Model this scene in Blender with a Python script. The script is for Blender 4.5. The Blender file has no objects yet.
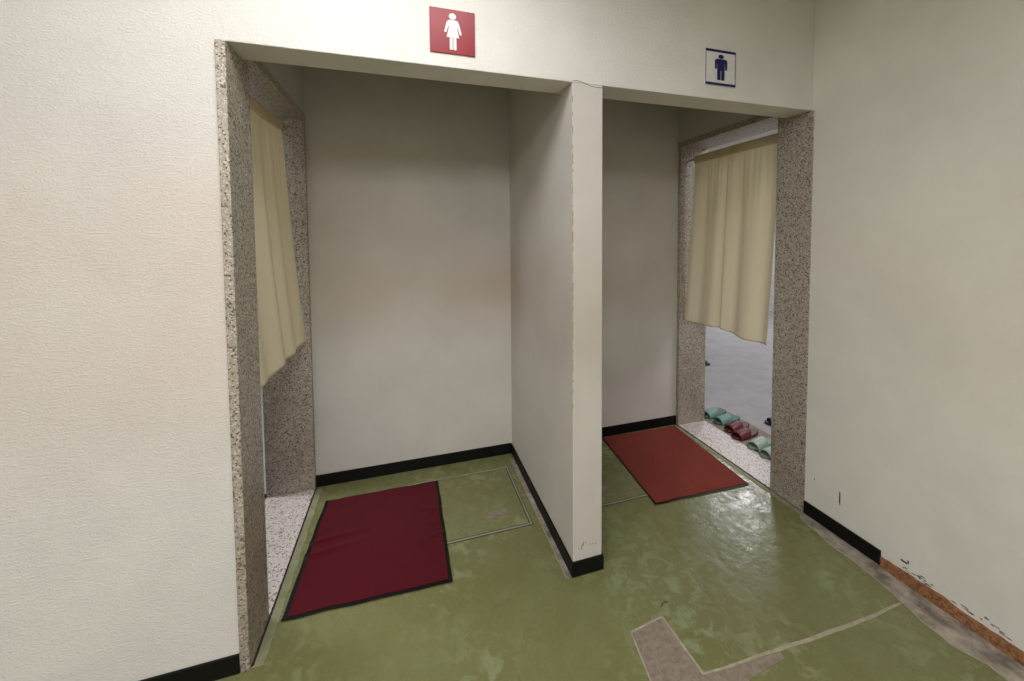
import bpy, bmesh, math, random
from mathutils import Vector, Matrix, noise
random.seed(7)
S = bpy.context.scene
COL = S.collection
PI = math.pi

# ------------------------------------------------------------------ camera
cam_d = bpy.data.cameras.new('camera')
cam = bpy.data.objects.new('camera', cam_d); COL.objects.link(cam); S.camera = cam
YAW, PITCH, ROLL, FPX, PX, PY = 0.2939, 0.0436, -0.0070, 384.78, 522.42, 253.31
cyw, syw, cp, sp = math.cos(YAW), math.sin(YAW), math.cos(PITCH), math.sin(PITCH)
fwd = Vector((syw*cp, cyw*cp, -sp)); r0 = Vector((cyw, -syw, 0)); u0 = r0.cross(fwd)
rr = r0*math.cos(ROLL) + u0*math.sin(ROLL); uu = u0*math.cos(ROLL) - r0*math.sin(ROLL)
m = Matrix((rr, uu, -fwd)).transposed().to_4x4()
m.translation = Vector((0.0, -1.4915, 1.49))
cam.matrix_world = m
cam_d.sensor_width = 36.0
cam_d.lens = FPX/1024*36.0
cam_d.shift_x = (512-PX)/1024
cam_d.shift_y = -(340.5-PY)/1024
cam_d.clip_start = 0.02

# ------------------------------------------------------------------ world, lights, exposure
w = bpy.data.worlds.new('world'); S.world = w; w.use_nodes = True
w.node_tree.nodes['Background'].inputs[0].default_value = (0.8, 0.85, 1, 1)
w.node_tree.nodes['Background'].inputs[1].default_value = 0.25
S.view_settings.view_transform = 'Standard'
S.view_settings.look = 'None'
S.view_settings.gamma = 1
S.view_settings.use_curve_mapping = False
S.view_settings.exposure = 0.0
LIGHTS = {   # name: (location, size x, size y, power, colour)
    'main':  ((-0.15, -0.66, 2.70), 1.10, 0.60, 18.0, (1.0, 0.985, 0.99)),
    'rear_fill':  ((-0.80, -3.00, 2.70), 2.60, 2.40, 118.0, (1.0, 0.98, 0.985)),  # fill light added behind the camera, no known fixture there
    'men':   ((3.60, 0.10, 2.70), 1.20, 0.60, 34.0, (0.97, 0.96, 1.0)),
    'men_far_fill': ((5.10, 3.25, 2.70), 0.80, 0.40, 52.0, (0.97, 0.96, 1.0)),  # extra light added to brighten the far wall and the floor sheen
    'women': ((-2.20, 1.30, 2.70), 1.20, 0.30, 44.0, (0.97, 0.96, 1.0)),
}
def area(name, loc, sx, sy, power, colour):
    ld = bpy.data.lights.new(name, 'AREA'); ld.shape = 'RECTANGLE'; ld.size = sx; ld.size_y = sy
    ld.energy = power; ld.color = colour
    o = bpy.data.objects.new(name, ld); COL.objects.link(o); o.location = loc
    return o
LAMPS = {k: area('light_' + k, *v) for k, v in LIGHTS.items()}

# ------------------------------------------------------------------ helpers
def lin(c):
    return tuple(((v/255)/12.92 if v/255 <= .04045 else ((v/255+.055)/1.055)**2.4) for v in c) + (1.0,)

class NT:
    def __init__(s, name, rough=0.7, spec=0.3):
        s.m = bpy.data.materials.new(name); s.m.use_nodes = True; s.t = s.m.node_tree
        s.b = s.t.nodes['Principled BSDF']; s.b.inputs['Roughness'].default_value = rough
        s.b.inputs['Specular IOR Level'].default_value = spec
        s.co = s.n('ShaderNodeTexCoord').outputs['Object']
    def n(s, t, **k):
        x = s.t.nodes.new(t)
        for a, v in k.items(): setattr(x, a, v)
        return x
    def l(s, a, b): s.t.links.new(a, b)
    def mapping(s, sc=(1, 1, 1), loc=(0, 0, 0), rot=(0, 0, 0), src=None):
        x = s.n('ShaderNodeMapping'); x.inputs['Scale'].default_value = sc; x.inputs['Location'].default_value = loc
        x.inputs['Rotation'].default_value = rot
        s.l(src or s.co, x.inputs[0]); return x.outputs[0]
    def noise(s, scale, det=3, rough=.5, vec=None, dist=0):
        x = s.n('ShaderNodeTexNoise'); x.inputs['Scale'].default_value = scale; x.inputs['Detail'].default_value = det
        x.inputs['Roughness'].default_value = rough; x.inputs['Distortion'].default_value = dist
        s.l(vec or s.co, x.inputs['Vector']); return x.outputs['Fac']
    def vor(s, scale, vec=None, feature='F1'):
        x = s.n('ShaderNodeTexVoronoi', feature=feature); x.inputs['Scale'].default_value = scale
        s.l(vec or s.co, x.inputs['Vector']); return x
    def ramp(s, f, stops, interp='LINEAR'):
        x = s.n('ShaderNodeValToRGB'); x.color_ramp.interpolation = interp
        e = x.color_ramp.elements
        while len(e) < len(stops): e.new(.5)
        for i, (p, c) in enumerate(stops):
            e[i].position = p; e[i].color = c if len(c) == 4 else tuple(c) + (1,)
        s.l(f, x.inputs[0]); return x.outputs[0]
    def rng(s, f, a, b, c=0., d=1., smooth=False):
        x = s.n('ShaderNodeMapRange'); x.clamp = True
        if smooth: x.interpolation_type = 'SMOOTHSTEP'
        for i, v in enumerate((a, b, c, d)): x.inputs[i+1].default_value = v
        s.l(f, x.inputs[0]); return x.outputs[0]
    def math(s, op, a, b=None):
        x = s.n('ShaderNodeMath', operation=op)
        for i, v in enumerate((a, b)):
            if v is None: continue
            if isinstance(v, (int, float)): x.inputs[i].default_value = v
            else: s.l(v, x.inputs[i])
        return x.outputs[0]
    def mix(s, f, a, b):
        x = s.n('ShaderNodeMix', data_type='RGBA')
        for i, v in ((0, f), (6, a), (7, b)):
            if isinstance(v, (int, float)): x.inputs[i].default_value = v
            elif isinstance(v, tuple): x.inputs[i].default_value = v
            else: s.l(v, x.inputs[i])
        return x.outputs[2]
    def axes(s):
        x = s.n('ShaderNodeSeparateXYZ'); s.l(s.co, x.inputs[0]); return x.outputs
    def bump(s, h, strength=.5, dist=.002, prev=None):
        x = s.n('ShaderNodeBump'); x.inputs['Strength'].default_value = strength; x.inputs['Distance'].default_value = dist
        s.l(h, x.inputs['Height'])
        if prev is not None: s.l(prev, x.inputs['Normal'])
        s.l(x.outputs[0], s.b.inputs['Normal']); return x.outputs[0]
    def color(s, c):
        if isinstance(c, tuple): s.b.inputs['Base Color'].default_value = c
        else: s.l(c, s.b.inputs['Base Color'])
    def rough(s, c): s.l(c, s.b.inputs['Roughness'])

def plaster(name, base, stain, zlo, zhi, coarse=1.0, amount=.8):
    """painted spatter plaster, with hand-height grime between zlo and zhi"""
    t = NT(name, .62, .25)
    ax = t.axes()
    big = t.noise(1.3, 3, .55)
    band = t.math('MULTIPLY', t.rng(ax[2], zlo-.35, zlo+.15, smooth=True), t.rng(ax[2], zhi+.3, zhi-.15, smooth=True))
    patch = t.rng(big, .2, .65)
    f = t.math('MULTIPLY', t.math('MULTIPLY', band, patch), amount)
    tone = t.mix(t.rng(t.noise(3.1, 4, .6, t.mapping(loc=(3, 1, 7))), .35, .7), base, tuple(v*.90 for v in base[:3]) + (1,))
    c = t.mix(f, tone, stain)
    speck = t.rng(t.vor(22, t.mapping(loc=(.2, .7, .1))).outputs['Distance'], .012, .03)
    dots = t.rng(t.noise(9, 2), .55, .62)
    sp = t.math('MULTIPLY', t.math('SUBTRACT', 1., speck), dots)
    c = t.mix(t.math('MULTIPLY', sp, .35), c, lin((120, 100, 85)))
    t.color(c)
    h1 = t.noise(105, 4, .6, t.mapping((1.0, 1.0, 1.7)))
    h2 = t.noise(30, 3, .5, t.mapping((1.0, 1.0, 1.5)))
    blobs = t.rng(h1, .46, .68)
    n1 = t.bump(h2, .16*coarse, .005)
    t.bump(blobs, .34*coarse, .0022, n1)
    return t.m

def terrazzo(name, cols, scale=150, rough=.35, grime=None):
    t = NT(name, rough, .4)
    v = t.vor(scale); x = t.n('ShaderNodeSeparateColor'); t.l(v.outputs['Color'], x.inputs[0])
    chips = t.ramp(x.outputs[0], [(0, cols[0]), (.15, cols[1]), (.50, cols[2]), (.80, cols[3])], 'CONSTANT')
    v2 = t.vor(scale, None, 'DISTANCE_TO_EDGE')
    c = t.mix(t.rng(v2.outputs['Distance'], .01, .07), cols[1], chips)
    small = t.rng(t.noise(scale*2.2, 2), .36, .40)
    c = t.mix(t.math('MULTIPLY', t.math('SUBTRACT', 1., small), .7), c, cols[0])
    if grime:
        ax = t.axes()
        g = t.math('MULTIPLY', t.rng(ax[2], .9, .15, 0, .30, True), t.rng(t.noise(5, 3), .3, .6))
        c = t.mix(g, c, grime)
    t.color(c)
    t.bump(t.noise(scale, 2), .12, .001)
    return t.m

def plain(name, c, rough=.5, spec=.4, bump=None, metal=0):
    t = NT(name, rough, spec); t.b.inputs['Metallic'].default_value = metal
    n = t.noise(14, 4, .6)
    t.color(t.mix(t.rng(n, .35, .7), c, tuple(v*.82 for v in c[:3]) + (1,)))
    if bump: t.bump(t.noise(bump[0], 3), bump[1], bump[2])
    return t.m

M = {}
M['wall'] = plaster('plaster_cream', lin((225, 222, 217)), lin((216, 198, 188)), .95, 1.7, 1.5, .6)
M['wall_in'] = plaster('plaster_alcove', lin((206, 202, 195)), lin((172, 148, 128)), 1.05, 1.30, .45, .5)
M['wall_right'] = plaster('plaster_right', lin((226, 224, 215)), lin((222, 212, 202)), .9, 1.7, .55, .5)
M['room'] = plain('far_room_paint', lin((222, 222, 220)), .6)
M['ceiling'] = plain('ceiling_paint', lin((225, 222, 212)), .8)
M['terr'] = terrazzo('terrazzo_grey', [lin((90, 81, 72)), lin((166, 157, 144)), lin((180, 170, 157)), lin((206, 198, 187))], 180, .38, lin((96, 80, 70)))
M['sill'] = terrazzo('terrazzo_light', [lin((132, 118, 112)), lin((204, 195, 190)), lin((216, 208, 203)), lin((230, 224, 220))], 150, .42)
M['black'] = plain('black_vinyl', lin((9, 9, 9)), .5, .25, (60, .1, .001))
M['grout'] = plain('dark_joint', lin((44, 38, 30)), .8)

def floor_mat():
    t = NT('green_floor_paint', .35, .35)
    base = lin((120, 122, 82)); worn = lin((140, 148, 110)); dark = lin((112, 112, 70))
    a = t.noise(1.6, 5, .6); b = t.noise(15, 6, .7, None, .6); d = t.noise(28, 4, .6, None, .5)
    c = t.mix(t.rng(a, .35, .65), dark, base)
    wf = t.math('MULTIPLY', t.rng(b, .53, .58), t.rng(t.noise(2.3, 3, .5, t.mapping(loc=(4, 2, 0))), .44, .6))
    c = t.mix(t.math('MULTIPLY', wf, .7), c, worn)
    edge = t.math('SUBTRACT', 1., t.rng(t.math('ABSOLUTE', t.math('SUBTRACT', b, .54)), .0, .012))
    c = t.mix(t.math('MULTIPLY', t.math('MULTIPLY', edge, t.rng(a, .45, .6)), .35), c, lin((150, 158, 118)))
    c = t.mix(t.rng(d, .62, .75, 0, .3), c, lin((86, 84, 48)))
    t.color(c)
    t.rough(t.rng(b, .4, .65, .19, .42))
    n1 = t.bump(t.noise(9, 4, .55), .35, .010)
    t.bump(b, .25, .004, n1)
    return t.m
M['floor'] = floor_mat()
def concrete(name, c1, c2, sc=30):
    t = NT(name, .75, .3)
    t.color(t.mix(t.rng(t.noise(sc, 5, .65), .35, .65), c1, c2)); t.bump(t.noise(sc*2, 4, .6), .4, .003); return t.m
M['patch'] = concrete('bare_concrete', lin((150, 137, 122)), lin((122, 108, 96)), 45)
M['gutter'] = concrete('worn_concrete_edge', lin((178, 168, 154)), lin((108, 98, 90)), 13)
M['chip'] = concrete('pale_paint_edge', lin((176, 168, 146)), lin((150, 142, 120)), 30)
M['brown'] = concrete('brown_mortar', lin((168, 122, 84)), lin((110, 70, 46)), 85)
M['peel'] = plain('peeling_paint_grey', lin((128, 124, 118)), .7)
M['greyfloor'] = concrete('grey_sheet_floor', lin((170, 168, 170)), lin((158, 156, 158)), 5)
M['strip'] = concrete('brown_grey_strip', lin((150, 136, 122)), lin((132, 118, 106)), 20)
M['mark'] = plain('scuff_mark', lin((70, 62, 56)), .8)
M['rustmark'] = plain('brown_edge_grime', lin((178, 152, 126)), .8)

# meshes -----------------------------------------------------------
def link(name, bm, mat, parent=None, smooth=False, bevel=0, seg=2):
    me = bpy.data.meshes.new(name)
    bmesh.ops.recalc_face_normals(bm, faces=bm.faces[:])
    bm.to_mesh(me); bm.free()
    o = bpy.data.objects.new(name, me); COL.objects.link(o)
    if isinstance(mat, (list, tuple)):
        for q in mat: me.materials.append(q)
    else: me.materials.append(mat)
    if parent: o.parent = parent
    if smooth:
        for f in me.polygons: f.use_smooth = True
    if bevel:
        b = o.modifiers.new('bevel', 'BEVEL'); b.width = bevel; b.segments = seg; b.limit_method = 'ANGLE'
    return o
def box(bm, x0, x1, y0, y1, z0, z1):
    v = [bm.verts.new((x, y, z)) for x in (x0, x1) for y in (y0, y1) for z in (z0, z1)]
    for f in ((0, 1, 3, 2), (4, 6, 7, 5), (0, 4, 5, 1), (2, 3, 7, 6), (0, 2, 6, 4), (1, 5, 7, 3)):
        bm.faces.new([v[i] for i in f])
    return bm
def boxes(*bs):
    bm = bmesh.new()
    for b in bs: box(bm, *b)
    return bm
def prism(bm, pts, a, b, fn):
    """extrude polygon pts between a and b; fn(u, v, w) -> xyz"""
    lo = [bm.verts.new(fn(u, v, a)) for u, v in pts]; hi = [bm.verts.new(fn(u, v, b)) for u, v in pts]
    bm.faces.new(lo); bm.faces.new(hi[::-1])
    n = len(pts)
    for i in range(n): bm.faces.new((lo[i], lo[(i+1) % n], hi[(i+1) % n], hi[i]))
    return bm
FLOORFN = lambda u, v, w: (u, v, w)
def struct(o): o['kind'] = 'structure'; return o
def tag(o, label, cat, group=None):
    o['label'] = label; o['category'] = cat
    if group: o['group'] = group
    return o
def empty(name, loc, rz=0):
    o = bpy.data.objects.new(name, None); COL.objects.link(o); o.location = loc; o.rotation_euler = (0, 0, rz)
    o.empty_display_size = .1
    return o

# ------------------------------------------------------------------ dimensions (metres)
XL, WL = -0.543, 0.0295          # women's doorway side, width of its front terrazzo edge
X1, X2 = 0.673, 0.813            # dividing wall
XR = 2.017                       # right wall
H, HC, D = 2.1275, 2.80, 1.015   # header underside, ceiling, alcove depth
ZT = 2.20                        # top of the terrazzo door frames
TJ = 0.25                        # depth of the door reveals
Y0, Y1 = 0.19, 0.985             # door opening along y
GX0, GX1 = 2.27, 6.8             # men's room
WX0, WX1 = -3.8, -0.795          # women's room

# ------------------------------------------------------------------ setting
fl = struct(link('floor', boxes((-4.0, XR+.02, -5.0, D+.02, -.12, 0)), M['floor']))
struct(link('ceiling', boxes((-4.2, GX1+.1, -5.2, 6.6, HC, HC+.1)), M['ceiling']))
struct(link('wall_left', boxes((-4.15, -4.0, -5.15, .19, -.1, HC)), M['wall']))
struct(link('wall_rear', boxes((-4.0, XR+.2, -5.15, -5.0, -.1, HC)), M['wall']))
# the front wall: plaster left of the women's doorway and the header over both recesses
wf = struct(link('wall_front', prism(bmesh.new(), [(-4.0, -.05), (XL-WL, -.05), (XL-WL, H), (XR, H), (XR, HC), (-4.0, HC)], 0, .14, lambda u, v, w_: (u, w_, v)), M['wall'], bevel=.003))
link('inner_skin', boxes((-4.0, XL-WL, .141, .19, -.05, HC)), M['room'], wf)
struct(link('wall_right', boxes((XR, XR+.25, -5.0, -.012, -.05, HC), (XR, XR+.25, -.012, .14, H, HC)), M['wall_right']))
struct(link('wall_back', boxes((XL, XR, D, D+.12, -.05, HC)), M['wall_in']))
struct(link('wall_divider', prism(bmesh.new(), [(0, -.02), (D, -.02), (D, HC), (.14, HC), (.14, H), (0, H)], X1, X2, lambda u, v, w_: (w_, u, v)), M['wall_in'], bevel=.003))
struct(link('wall_side_women', boxes((XL-TJ, XL, .14, D, ZT, HC), (XL-TJ, XL, D, 4.0, -.05, HC)), M['wall_in']))
struct(link('wall_side_men', boxes((XR, XR+TJ, .14, D, ZT, HC), (XR, XR+TJ, D, 6.5, -.05, HC)), M['wall_in']))
# women's room and men's room beyond the doorways
struct(link('wall_women_far', boxes((WX0-.1, WX0, .19, 4.0, -.05, HC)), M['room']))
struct(link('wall_women_end', boxes((WX0, WX1, 4.0, 4.1, -.05, HC)), M['room']))
struct(link('floor_women', boxes((WX0, XL-TJ, .19, 4.0, -.12, 0)), M['greyfloor']))
struct(link('wall_men_far', boxes((GX1, GX1+.1, -1.6, 6.5, -.05, HC)), M['room']))
struct(link('wall_men_end', boxes((XR+TJ, GX1, 6.5, 6.6, -.05, HC)), M['room']))
struct(link('wall_men_near', boxes((XR+.25, GX1, -1.7, -1.6, -.05, HC)), M['room']))
fm = struct(link('floor_men', boxes((XR+TJ, GX1, -1.6, 6.5, -.12, 0)), M['greyfloor']))
link('threshold_strip', boxes((XR+TJ, 2.57, .0, 1.14, 0, .003)), M['strip'], fm)

# terrazzo door frames
def door(name, sgn, xf, wfront):
    """sgn -1: reveal runs to -x (women's), +1: to +x (men's). xf = face on the alcove side"""
    d = struct(empty(name, (xf, .6, 0)))
    X = lambda a, b: (min(sgn*a, sgn*b), max(sgn*a, sgn*b))
    def part(n, bs, mat):
        bm = bmesh.new()
        for (a, b, y0, y1, z0, z1) in bs:
            x0, x1 = X(a, b); box(bm, x0, x1, y0-.6, y1-.6, z0, z1)
        return link(n, bm, mat, d, bevel=.0025)
    if sgn < 0:
        part('near_jamb', [(0, wfront, -.008, .165, 0, H), (0, wfront, .14, .165, H, ZT-.04), (0, TJ, .165, Y0, 0, ZT-.04)], M['terr'])
    else:
        part('near_jamb', [(-.004, TJ, -.012, .14, 0, H-.001), (-.004, TJ, .14, Y0, 0, ZT-.04)], M['terr'])
    part('far_jamb', [(-.002, TJ, Y1, D, 0, ZT-.04)], M['terr'])
    part('lintel', [(-.004, TJ, .14, D, ZT-.04, ZT)], M['terr'])
    part('threshold', [(0, TJ, Y0, Y1, -.02, .006)], M['sill'])
    part('floor_joint', [(-.007, .001, 0 if sgn > 0 else 0.005, D-.01, -.01, .0035)], M['grout'])
    return d
door('door_1', -1, XL, WL)
door('door_2', 1, XR, 0)

# black vinyl baseboards
BH = .068
def bb(name, *bs): return struct(link(name, boxes(*bs), M['black'], bevel=.002))
bb('baseboard_left', (-3.99, XL-WL-.001, -.008, 0, .001, BH))
bb('baseboard_back', (XL+.003, X1-.008, D-.008, D, .001, BH+.004))
bb('baseboard_back_right', (X2, XR-.003, D-.008, D, .001, BH+.004))
bb('baseboard_divider', (X1-.008, X1, -.008, D-.0, .001, BH), (X1, X2+.006, -.008, 0, .001, BH), (X2, X2+.006, 0, D, .001, BH))
bb('baseboard_right', (XR-.010, XR, -.36, -.013, .004, BH+.002))

# crumbling lower edge of the right wall where the baseboard is gone
def ragged(y0, y1, zb, zt, amp, n, x, th, name, mat, parent, sc=9):
    bm = bmesh.new(); pts = []
    for i in range(n+1):
        y = y0 + (y1-y0)*i/n
        pts.append((y, zt + amp*noise.noise(Vector((y*sc, 1.3, 0))) + amp*.6*noise.noise(Vector((y*sc*5, 4.3, 0)))))
    prism(bm, [(y0, zb)] + pts + [(y1, zb)], x, x-th, lambda u, v, w_: (w_, u, v))
    return link(name, bm, mat, parent)
wr = bpy.data.objects['wall_right']
ragged(-.362, -2.6, 0.0, .046, .010, 160, XR+.001, .014, 'bare_mortar_edge', M['brown'], wr)
random.seed(3)
bm = bmesh.new()
for i in range(110):
    y = -.44 - random.random()**1.2*1.6; z = .052 + random.random()*.016 + (.012 if random.random() < .15 else 0)
    L = .003+random.random()*.009; hh = .001+random.random()*.0028
    pts = [(y + L*math.cos(a)*(.7+.5*random.random()), z + hh*math.sin(a)*(.6+.7*random.random())) for a in [k*PI/4 for k in range(8)]]
    prism(bm, pts, XR+.001, XR-.0012, lambda u, v, w_: (w_, u, v))
link('peeling_paint', bm, M['peel'], wr)
bm = bmesh.new()
for (y, z, l, hh) in ((-.183, .195, .003, .034), (-.06, .215, .002, .004), (-.44, .087, .012, .004), (-.455, .095, .003, .008)):
    prism(bm, [(y-l, z-hh), (y-l*.4, z-hh*1.1), (y+l, z-hh*.6), (y+l*.8, z+hh*.8), (y+l*.2, z+hh), (y-l*.9, z+hh*.7)], XR+.001, XR-.0008, lambda u, v, w_: (w_, u, v))
link('scuff', bm, M['mark'], wr)

# bare concrete gutter along the right wall; pale worn edges along divider
def floor_poly(name, pts, z, mat, zb=-.002):
    return link(name, prism(bmesh.new(), pts, zb, z, FLOORFN), mat, fl)
edge = [(-.02, 1.985), (-.034, 1.96), (-.12, 1.945), (-.227, 1.925), (-.29, 1.93), (-.355, 1.922), (-.42, 1.915), (-.492, 1.897), (-.58, 1.872), (-.669, 1.868), (-.74, 1.897), (-.80, 1.893), (-1.0, 1.90), (-1.5, 1.88), (-2.5, 1.9)]
dense = []
for i in range(len(edge)-1):
    for k in range(8):
        t_ = k/8; y = edge[i][0]*(1-t_)+edge[i+1][0]*t_; x = edge[i][1]*(1-t_)+edge[i+1][1]*t_
        dense.append((x + .003*noise.noise(Vector((y*25, 0, 0))), y))
floor_poly('bare_concrete_edge', [(XR, -.02)] + dense + [(XR, -2.5)], .0012, M['gutter'])
floor_poly('paint_lip', [(x, y) for x, y in dense] + [(x-.004, y) for x, y in dense][::-1], .0028, M['chip'])
dv = [(X1, -.006), (X1-.030, -.004)]
for k in range(40):
    y = k/40*.95; dv.append((X1 - .026 + .006*noise.noise(Vector((y*14, 3, 0))), y))
floor_poly('worn_divider_edge', dv + [(X1, .95)], .0012, M['gutter'])
dd = [(X1-.029 + .004*noise.noise(Vector((y_*14, 3, 0))), y_) for y_ in [k/40*.95 for k in range(41)]]
floor_poly('divider_paint_lip', dd + [(x-.004, y) for x, y in dd][::-1], .0024, M['chip'])
M['worn'] = concrete('worn_green_edge', lin((150, 148, 122)), lin((122, 126, 94)), 16)
for sx, y_a, n_ in ((XR, -.02, 50), (XL, .0, 50)):
    q = -1 if sx > 0 else 1
    line = [(sx + q*(.040 + .006*noise.noise(Vector((k*.5, sx*3, 0)))), y_a + (.99-y_a)*k/n_) for k in range(n_+1)]
    floor_poly('worn_door_edge', [(sx, y_a)] + line + [(sx, .99)], .0011, M['worn'])
# L-shaped concrete repair in the foreground
floor_poly('concrete_patch', [(.783, -.282), (.928, -.268), (.936, -.478), (1.04, -.485), (1.25, -.500), (1.25, -.520), (1.08, -.535), (.95, -.60), (.84, -.85), (.72, -.85), (.755, -.46)], .0012, M['patch'])
floor_poly('patch_border', [(.925, -.264), (.933, -.268), (.943, -.473), (.934, -.478)], .003, M['chip'])
floor_poly('patch_border', [(.778, -.281), (.783, -.287), (.928, -.272), (.928, -.264)], .003, M['chip'])
floor_poly('patch_border', [(.778, -.285), (.784, -.285), (.756, -.46), (.75, -.46)], .0022, M['chip'])
top = []; bot = []
for k in range(31):
    t_ = k/30; x = .936 + (1.90-.936)*t_; y = -.476 + (-.503+.476)*min(1, t_*1.4)
    wd = (.006 + .012*t_*(1 if t_ < .55 else max(0, (1-t_)/.45)))
    wob = .003*noise.noise(Vector((x*9, 7, 0)))
    top.append((x, y+.001+wob)); bot.append((x, y-wd+wob))
floor_poly('patch_seam', top + bot[::-1], .0022, M['chip'])

# crack where the divider meets the header, grime on the divider's corner
def tube(bm, pts, r, n=5):
    rings = []
    for i, p in enumerate(pts):
        p = Vector(p); d_ = (Vector(pts[min(i+1, len(pts)-1)]) - Vector(pts[max(i-1, 0)])).normalized()
        a = d_.orthogonal().normalized(); b = d_.cross(a)
        rings.append([bm.verts.new(p + (a*math.cos(k*2*PI/n) + b*math.sin(k*2*PI/n))*r) for k in range(n)])
    for i in range(len(rings)-1):
        for k in range(n): bm.faces.new((rings[i][k], rings[i][(k+1) % n], rings[i+1][(k+1) % n], rings[i+1][k]))
    bm.faces.new(rings[0]); bm.faces.new(rings[-1][::-1]); return bm
link('plaster_crack', tube(bmesh.new(), [(X1+.002, 0, 2.133), (X1+.02, 0, 2.136), (X1+.045, 0, 2.132), (X1+.07, 0, 2.124), (X1+.09, 0, 2.118), (X1+.115, 0, 2.117), (X2, 0, 2.118)], .0011), M['mark'], wf)
wd_ = bpy.data.objects['wall_divider']
bm = bmesh.new(); random.seed(11)
for (x, z, l, hh) in ((.715, .125, .002, .013), (.722, .137, .002, .008), (.75, .128, .003, .002), (.765, .126, .003, .002), (.78, .126, .004, .0015), (.735, .139, .003, .002), (.70, .12, .0015, .003)):
    prism(bm, [(x-l, z-hh), (x+l*.5, z-hh*.9), (x+l, z+hh*.5), (x+l*.6, z+hh), (x-l*.5, z+hh*.4)], .001, -.0006, lambda u, v, w_: (u, w_, v))
link('scuff', bm, M['mark'], wd_)
bm = bmesh.new(); z = .75
while z < 2.05:
    L = .006 + random.random()*.03; ww = .0015 + random.random()*.002
    box(bm, X1-.0008, X1+ww, -.0008, .0012, z, z+L); z += L + random.random()*.05
link('worn_corner', bm, M['rustmark'], wd_)

# ------------------------------------------------------------------ floor hatches
M['hatch'] = M['floor']
M['steel'] = plain('dull_steel', lin((150, 148, 128)), .5, .5)
def hatch(name, x0, x1, y0, y1, pull, label):
    h = tag(empty(name, ((x0+x1)/2, (y0+y1)/2, 0)), label, 'floor hatch')
    cx, cy = (x0+x1)/2, (y0+y1)/2
    a0, a1, b0, b1 = x0-cx, x1-cx, y0-cy, y1-cy
    g = .009
    link('lid', boxes((a0+g+.005, a1-g-.005, b0+g+.005, b1-g-.005, .0005, .003)), M['hatch'], h, bevel=.001)
    link('rim', boxes((a0-.004, a1+.004, b0-.004, b1+.004, .0, .0007)), M['grout'], h)
    link('frame', boxes((a0, a1, b0, b0+g, .0, .0035), (a0, a1, b1-g, b1, .0, .0035), (a0, a0+g, b0+g, b1-g, .0, .0035), (a1-g, a1, b0+g, b1-g, .0, .0035)), M['steel'], h, bevel=.001)
    link('gap', boxes((a0+g, a1-g, b0+g, b1-g, .0, .0008)), M['grout'], h)
    px, py = pull[0]-cx, pull[1]-cy
    link('pull_recess', boxes((px-.055, px+.055, py-.022, py-.019, .003, .0048), (px-.055, px+.055, py+.019, py+.022, .003, .0048), (px-.055, px-.052, py-.019, py+.019, .003, .0048), (px+.052, px+.055, py-.019, py+.019, .003, .0048), (px-.052, px+.052, py-.019, py+.019, .003, .0034)), M['patch'], h)
    return h
hatch('floor_hatch', -.02, .600, .345, .865, (.440, .468), 'green painted floor hatch beside the dark red mat in the left recess')
hatch('floor_hatch', .88, 1.52, .355, .865, (1.075, .475), 'green painted floor hatch partly under the brick red mat in the right recess')

# ------------------------------------------------------------------ floor mats
def mat_rug(base):
    t = NT('rug_pile', .95, .05)
    n = t.noise(420, 3, .7); v = t.vor(330)
    b = t.mix(t.rng(t.noise(6, 4), .3, .7, 0, .55), base, tuple(q*.78 for q in base[:3]) + (1,))
    c = t.mix(t.rng(n, .3, .7), tuple(q*.65 for q in base[:3]) + (1,), b)
    t.color(c); t.bump(v.outputs['Distance'], .8, .003); t.b.inputs['Sheen Weight'].default_value = .05
    t.b.inputs['Sheen Roughness'].default_value = .5
    return t.m
def rug(name, corners, base, borders, wrinkles, label):
    """corners: back-left, back-right, front-right, front-left. borders: widths left,right,front,back"""
    cx = sum(c[0] for c in corners)/4; cy = sum(c[1] for c in corners)/4
    o = tag(empty(name, (cx, cy, 0)), label, 'floor mat')
    C_ = [Vector((c[0]-cx, c[1]-cy, 0)) for c in corners]
    def P(u, v): return (C_[3]*(1-u) + C_[2]*u)*(1-v) + (C_[0]*(1-u) + C_[1]*u)*v
    W, L = (C_[1]-C_[0]).length, (C_[0]-C_[3]).length
    def ht(u, v):
        z = .006
        for (a, b, su, sv, amp, tilt) in wrinkles:
            z += amp*math.exp(-((u-a)/su)**2 - ((v-b-tilt*(u-a))/sv)**2)
        return z
    def grid(u0, u1, v0, v1, nu, nv, z0, zadd, name_, mat, jag):
        bm = bmesh.new(); g = []
        for j in range(nv+1):
            row = []
            for i in range(nu+1):
                u = u0+(u1-u0)*i/nu; v = v0+(v1-v0)*j/nv
                p = P(u, v); p = p + Vector((noise.noise(Vector((v*6, u, 3)))*jag, noise.noise(Vector((u*6, v, 9)))*jag, 0))
                row.append(bm.verts.new((p.x, p.y, ht(u, v)+zadd)))
            g.append(row)
        fs = [bm.faces.new((g[j][i], g[j][i+1], g[j+1][i+1], g[j+1][i])) for j in range(nv) for i in range(nu)]
        ring = [g[0][i] for i in range(nu)] + [g[j][nu] for j in range(nv)] + [g[nv][i] for i in range(nu, 0, -1)] + [g[j][0] for j in range(nv, 0, -1)]
        low = [bm.verts.new((q.co.x, q.co.y, z0)) for q in ring]
        n = len(ring)
        for i in range(n): bm.faces.new((ring[i], ring[(i+1) % n], low[(i+1) % n], low[i]))
        ob = link(name_, bm, mat, o, smooth=False)
        return ob
    grid(0, 1, 0, 1, 60, 70, .0042, -.0012, 'rubber_border', M['black'], .004)
    bl, br, bf, bb_ = borders
    grid(bl/W, 1-br/W, bf/L, 1-bb_/L, 60, 70, .0046, .0012, 'carpet_pile', mat_rug(base), .004)
    return o
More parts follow.
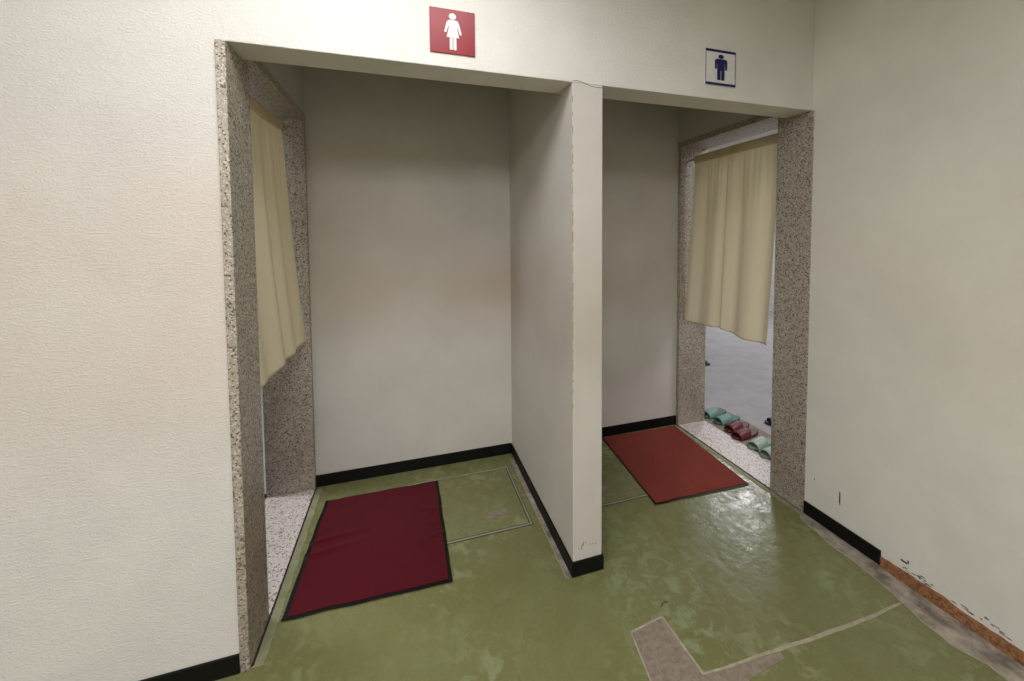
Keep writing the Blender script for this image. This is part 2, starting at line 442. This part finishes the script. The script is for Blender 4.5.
rug('floor_mat', [(-.462, .856), (.160, .853), (.166, .126), (-.494, .150)], lin((94, 17, 30)), (.018, .016, .016, .006),
    [(.06, .56, .26, .022, .008, .08), (.05, .44, .28, .024, .008, .14), (.93, .66, .10, .03, .006, -.25), (.95, .50, .09, .03, .004, -.2), (.97, .40, .12, .02, .004, .1)],
    'dark red floor mat with black rubber edge in the left recess')
rug('floor_mat', [(1.352, 1.000), (1.982, .985), (1.932, .254), (1.290, .273)], lin((142, 62, 51)), (.010, .004, .013, .004),
    [(.2, .8, .2, .05, .003, .2)],
    'brick red floor mat with thin black edge in the right recess')

# ------------------------------------------------------------------ doorway curtains
def cloth_mat():
    t = NT('cream_cotton', .85, .1)
    a = t.noise(900, 2, .5, t.mapping((1, 1, .12))); b = t.noise(900, 2, .5, t.mapping((.12, .12, 1)))
    w_ = t.math('ADD', a, b)
    base = lin((248, 241, 218))
    t.color(t.mix(t.rng(w_, .7, 1.3), tuple(q*.9 for q in base[:3]) + (1,), base))
    t.bump(w_, .15, .0006)
    mixn = t.n('ShaderNodeMixShader'); tr = t.n('ShaderNodeBsdfTranslucent'); tr.inputs[0].default_value = lin((246, 238, 212))
    mixn.inputs[0].default_value = .28
    out = t.t.nodes['Material Output']
    t.l(t.b.outputs[0], mixn.inputs[1]); t.l(tr.outputs[0], mixn.inputs[2]); t.l(mixn.outputs[0], out.inputs[0])
    return t.m
M['cloth'] = cloth_mat()
M['band'] = plain('tan_hem_cloth', lin((224, 206, 168)), .85, .1, (400, .2, .001))
M['rod'] = plain('white_rod', lin((205, 200, 190)), .4)
def curtain(name, x, ya, yb, yrod0, yrod1, ztop, ys, push, panels, label, seed, fold=1.0):
    """panels: list of (ytop0, ytop1, ybot0, ybot1, zhem0, zhem1, sag); push: how far the hem swings towards the recess (signed)"""
    o = tag(empty(name, (x, (ya+yb)/2, ztop)), label, 'curtain')
    cy = (ya+yb)/2
    bm = tube(bmesh.new(), [(0, yrod0-cy, panels[-1][-1]-.022-ztop), (0, yrod1-cy, panels[0][-2]-.022-ztop)], .0075, 12)
    link('curtain_rod', bm, M['rod'], o, smooth=True)
    for k, (t0, t1, b0, b1, h0, h1, sag, zt0, zt1) in enumerate(panels):
        rnd = random.Random(seed+k); ph = rnd.random()*6; fr = [rnd.uniform(2.1, 2.9), rnd.uniform(4.3, 5.6), rnd.uniform(8, 10)]
        def pos(u, v, off=0):
            e = v**1.15
            y = (t0*(1-u)+t1*u)*(1-e) + (b0*(1-u)+b1*u)*e
            zt = zt0*(1-u)+zt1*u; zh = h0*(1-u) + h1*u - sag*math.sin(PI*u)**1.2
            z = zt*(1-v) + zh*v
            top_g = math.exp(-v*7); amp = .004 + .011*min(1, v*2.5)
            f = amp*math.sin(fr[0]*2*PI*u*.62 + ph + .6*v) + .005*math.sin(fr[1]*2*PI*u*.62 + ph*2 + .9*v)*(1-.65*v) + .005*top_g*math.sin(fr[2]*2*PI*u + ph)*min(1, v*30)
            s = push*(v**1.6) + fold*f*min(1, max(0, v-.036)*11) + off + (math.copysign(.009, push) if k else 0) + math.copysign(.026, -push)*(math.exp(-((1-u)/.035)**2) if not k else 0)*min(1, v*6)
            return Vector((s, y-cy, z-ztop))
        NU, NV = 70, 90
        v0 = .048/(ztop-.85)
        def sheet(va, vb, nv, th, nm, mat, par):
            bm = bmesh.new(); A = []; B = []
            for j in range(nv+1):
                v = va+(vb-va)*j/nv
                A.append([bm.verts.new(pos(i/NU, v, th/2)) for i in range(NU+1)]); B.append([bm.verts.new(pos(i/NU, v, -th/2)) for i in range(NU+1)])
            for j in range(nv):
                for i in range(NU):
                    bm.faces.new((A[j][i], A[j][i+1], A[j+1][i+1], A[j+1][i])); bm.faces.new((B[j][i], B[j+1][i], B[j+1][i+1], B[j][i+1]))
                bm.faces.new((A[j][0], A[j+1][0], B[j+1][0], B[j][0])); bm.faces.new((A[j][NU], B[j][NU], B[j+1][NU], A[j+1][NU]))
            for i in range(NU):
                bm.faces.new((A[0][i], B[0][i], B[0][i+1], A[0][i+1])); bm.faces.new((A[nv][i], A[nv][i+1], B[nv][i+1], B[nv][i]))
            return link(nm, bm, mat, par, smooth=True)
        p = sheet(v0, 1, NV, .0012, 'curtain_panel', M['cloth'], o)
        sheet(0, v0+.002, 6, .019, 'rod_pocket', M['band'], p)
    return o
rc = curtain('doorway_curtain', 2.11, .20, .95, Y0+.002, Y1-.002, 2.086, None, -.035,
    [(.945, .605, .985, .612, .832, .848, .006, 2.088, 2.086), (.610, .245, .622, .270, .846, .826, .012, 2.086, 2.084)],
    'split cream cotton curtain hanging in the right doorway above the slippers', 5)
bm = boxes((-.016, -.010, -.345, -.325, -.052, -.040))
link('curtain_clip', bm, M['rod'], rc)
curtain('doorway_curtain', -.635, .2, .93, Y0+.002, Y1-.002, 2.104, None, .066,
    [(.905, .56, .980, .560, .895, .900, .006, 2.126, 2.100), (.565, .215, .575, .22, .900, .905, .008, 2.100, 2.076)],
    'split cream cotton curtain hanging in the left doorway, seen edge-on', 21, .5)

# ------------------------------------------------------------------ toilet signs
M['red'] = plain('sign_red', lin((142, 18, 34)), .35, .4)
M['white'] = plain('sign_white', lin((228, 224, 226)), .4, .4)
M['blue'] = plain('sign_blue', lin((24, 28, 92)), .35, .4)
M['edge'] = plain('sign_edge', lin((120, 116, 120)), .4)
def fig(bm, polys, ox, oz, sx, sz, y0, y1):
    for p in polys: prism(bm, [((x-ox)*sx, (oz-y)*sz) for x, y in p], y0, y1, lambda u, v, w_: (u, w_, v))
def circ(cx, cy, rx, ry, n=24): return [(cx+rx*math.cos(k*2*PI/n), cy+ry*math.sin(k*2*PI/n)) for k in range(n)]
s1 = tag(empty('toilet_sign', (.183, 0, 2.258)), "red square sign with a white woman figure above the left recess", 'sign')
link('plate', boxes((-.084, .084, -.005, 0, -.081, .081)), M['red'], s1, bevel=.001)
bm = bmesh.new()
fig(bm, [circ(352, 148, 40, 36),
    [(320, 190), (388, 190), (412, 202), (426, 240), (448, 330), (450, 350), (438, 356), (428, 350), (404, 262), (400, 262), (404, 300), (424, 392), (284, 392), (306, 300), (310, 262), (304, 262), (282, 336), (274, 342), (262, 336), (262, 320), (284, 226), (298, 202)],
    [(318, 390), (350, 390), (350, 530), (345, 536), (324, 536), (318, 530)], [(358, 390), (392, 390), (392, 530), (387, 536), (364, 536), (358, 530)]],
    352, 322, .168/500, .163/520, -.0065, -.004)
link('woman_symbol', bm, M['white'], s1)
s2 = tag(empty('toilet_sign', (1.425, 0, 2.271)), "pale square sign with a dark blue man figure above the right recess", 'sign')
link('plate', boxes((-.0865, .0865, -.005, 0, -.081, .081)), M['white'], s2, bevel=.001)
for z_ in (.070, -.081): link('border', boxes((-.0865, .0865, -.0065, -.0045, z_, z_+.011)), M['blue'], s2)
for x_ in (-.0865, .0835): link('side_edge', boxes((x_, x_+.003, -.0062, -.0045, -.070, .070)), M['edge'], s2)
bm = bmesh.new()
fig(bm, [circ(340, 222, 30, 26), [(288, 252), (392, 252), (408, 264), (412, 285), (412, 370), (404, 382), (390, 378), (386, 300), (382, 300), (382, 392), (298, 392), (298, 300), (294, 300), (292, 370), (284, 378), (272, 370), (270, 285), (274, 264)],
    [(298, 390), (336, 390), (336, 500), (330, 508), (304, 508), (298, 500)], [(344, 390), (382, 390), (382, 500), (376, 508), (350, 508), (344, 500)]],
    338, 357, .170/340, .160/425, -.0065, -.004)
link('man_symbol', bm, M['blue'], s2)

# ------------------------------------------------------------------ slippers
def sole_outline(n=36):
    pts = []
    for k in range(n):
        a = 2*PI*k/n; x = .130*math.cos(a)      # +x = heel, -x = toe
        t_ = (x+.13)/.26
        wdt = .046*(1-.16*math.exp(-((t_-.58)/.16)**2)) if t_ < .75 else .042
        wdt *= (1.04 if t_ < .4 else .94)
        y = wdt*(abs(math.sin(a))**.75)*(1 if math.sin(a) >= 0 else -1)
        y += .006*math.exp(-((t_-.1)/.2)**2)
        pts.append((x, y))
    return pts
def make_slipper(mat, matd):
    o = empty('slipper', (0, 0, 0))
    out = sole_outline(); bm = bmesh.new()
    zb = lambda x: .0
    zt = lambda x: .014 + .012*max(0, (x+.02)/.15)**1.2 + .006*max(0, (-x-.09)/.04)
    lo = [bm.verts.new((x*.97, y*.95, 0.0)) for x, y in out]; mid = [bm.verts.new((x, y, .006)) for x, y in out]
    hi = [bm.verts.new((x, y, zt(x))) for x, y in out]; inn = [bm.verts.new((x*.93, y*.88, zt(x)-.001)) for x, y in out]
    n = len(out)
    for a, b in ((lo, mid), (mid, hi), (hi, inn)):
        for i in range(n): bm.faces.new((a[i], a[(i+1) % n], b[(i+1) % n], b[i]))
    bm.faces.new(lo[::-1]); bm.faces.new(inn)
    link('sole', bm, matd, o, smooth=True)
    # arched upper, open at the toe
    bm = bmesh.new(); A = []; B = []
    NX, NA = 12, 20
    for i in range(NX+1):
        s = i/NX; x = -.100 + .105*s
        hgt = .040 + .024*s**.8 - .004*s*s
        wy = .049 - .002*s
        xr = []; xi = []
        for k in range(NA+1):
            a = PI*k/NA
            xs = x - .018*math.sin(a)*(1-s)*0 + .012*math.sin(a)*s
            yy = wy*math.cos(a)*(1 if abs(math.cos(a)) > .999 else 1) + .004*(1-s)
            zz = .004 + hgt*math.sin(a)**.8
            xr.append(bm.verts.new((xs, yy, zz))); xi.append(bm.verts.new((xs, yy*.93, max(.004, zz-.004))))
        A.append(xr); B.append(xi)
    for i in range(NX):
        for k in range(NA):
            bm.faces.new((A[i][k], A[i+1][k], A[i+1][k+1], A[i][k+1])); bm.faces.new((B[i][k], B[i][k+1], B[i+1][k+1], B[i+1][k]))
    for i in (0, NX):
        for k in range(NA): bm.faces.new((A[i][k], A[i][k+1], B[i][k+1], B[i][k]))
    for i in range(NX):
        for k in (0, NA): bm.faces.new((A[i][k], B[i][k], B[i+1][k], A[i+1][k]))
    link('upper', bm, mat, o, smooth=True)
    return o
def vinyl(name, c, rough=.45): return plain(name, c, rough, .5, (90, .15, .001))
SM = {
 'teal': (vinyl('teal_vinyl', lin((116, 154, 146))), vinyl('teal_sole', lin((66, 108, 96)), .5)),
 'red': (vinyl('maroon_vinyl', lin((104, 40, 36))), vinyl('maroon_sole', lin((84, 30, 28)), .5)),
 'pale': (vinyl('pale_green_vinyl', lin((170, 188, 170)), .4), vinyl('pale_sole', lin((128, 148, 128)), .5)),
 'navy': (vinyl('navy_vinyl', lin((44, 46, 66))), vinyl('navy_sole', lin((38, 40, 56)), .5)),
 'dark': (vinyl('charcoal_vinyl', lin((48, 48, 50))), vinyl('charcoal_sole', lin((40, 40, 42)), .5)),
}
ST = .006
for kind, x, y, z, rz, label, grp in (
    ('teal', 2.412, 1.035, .005, .10, 'teal vinyl slipper at the far end of the row, by the far door jamb', 'slippers lined up at the right doorway'),
    ('teal', 2.425, .915, .005, .03, 'teal vinyl slipper touching the maroon pair', 'slippers lined up at the right doorway'),
    ('red', 2.405, .795, .005, .16, 'maroon slipper on the side of the teal pair', 'slippers lined up at the right doorway'),
    ('red', 2.375, .695, .005, .10, 'maroon slipper on the side of the pale green slippers', 'slippers lined up at the right doorway'),
    ('pale', 2.375, .560, .005, .14, 'pale green slipper next to the maroon pair', 'slippers lined up at the right doorway'),
    ('pale', 2.365, .445, .005, .02, 'pale green slipper nearest the near door jamb, half hidden by it', 'slippers lined up at the right doorway'),
    ('navy', 2.79, .745, .001, -.5, 'navy slipper on the grey floor behind the near door jamb', None),
    ('dark', 3.23, 2.14, .001, 2.4, 'dark slipper far back on the grey floor beside the far jamb', None)):
    s = make_slipper(*SM[kind]); s.location = (x, y, z); s.scale = (.92, .92, .98); s.rotation_euler = (0, 0, rz)
    tag(s, label, 'slipper', grp)

# small twig of debris on the green floor
tag(link('debris', tube(bmesh.new(), [(.952, -.232, .002), (.962, -.226, .003), (.974, -.222, .003), (.990, -.222, .002)], .0016), M['mark'], smooth=True), 'tiny dark curved scrap lying on the green floor above the concrete patch', 'debris')

# ------------------------------------------------------------------ ceiling lamps and added fill lights (out of frame, they light the place)
e = bpy.data.materials.new('lamp_glow'); e.use_nodes = True
e.node_tree.nodes['Principled BSDF'].inputs['Emission Color'].default_value = (1, .98, .94, 1)
e.node_tree.nodes['Principled BSDF'].inputs['Emission Strength'].default_value = 2.0
for k, (loc, sx, sy, pw, cc) in LIGHTS.items():
    o = tag(empty('ceiling_light', (loc[0], loc[1], HC)), {'main': 'white tube light on the ceiling in front of the recesses', 'rear_fill': 'added fill light on the ceiling behind the viewer',
        'men': 'white tube light on the ceiling of the right room, near its doorway', 'men_far_fill': 'added fill light on the ceiling of the right room, in its far corner', 'women': 'white tube light on the ceiling of the left room'}[k], 'ceiling light')
    link('housing', boxes((-sx/2-.03, sx/2+.03, -sy/2-.03, sy/2+.03, -.05, 0)), M['rod'], o, bevel=.004)
    for q in ((-.02, .02) if sy > .15 else (0,)):
        link('tube', tube(bmesh.new(), [(-sx/2, q*2, -.066), (sx/2, q*2, -.066)], .014, 12), e, o, smooth=True)
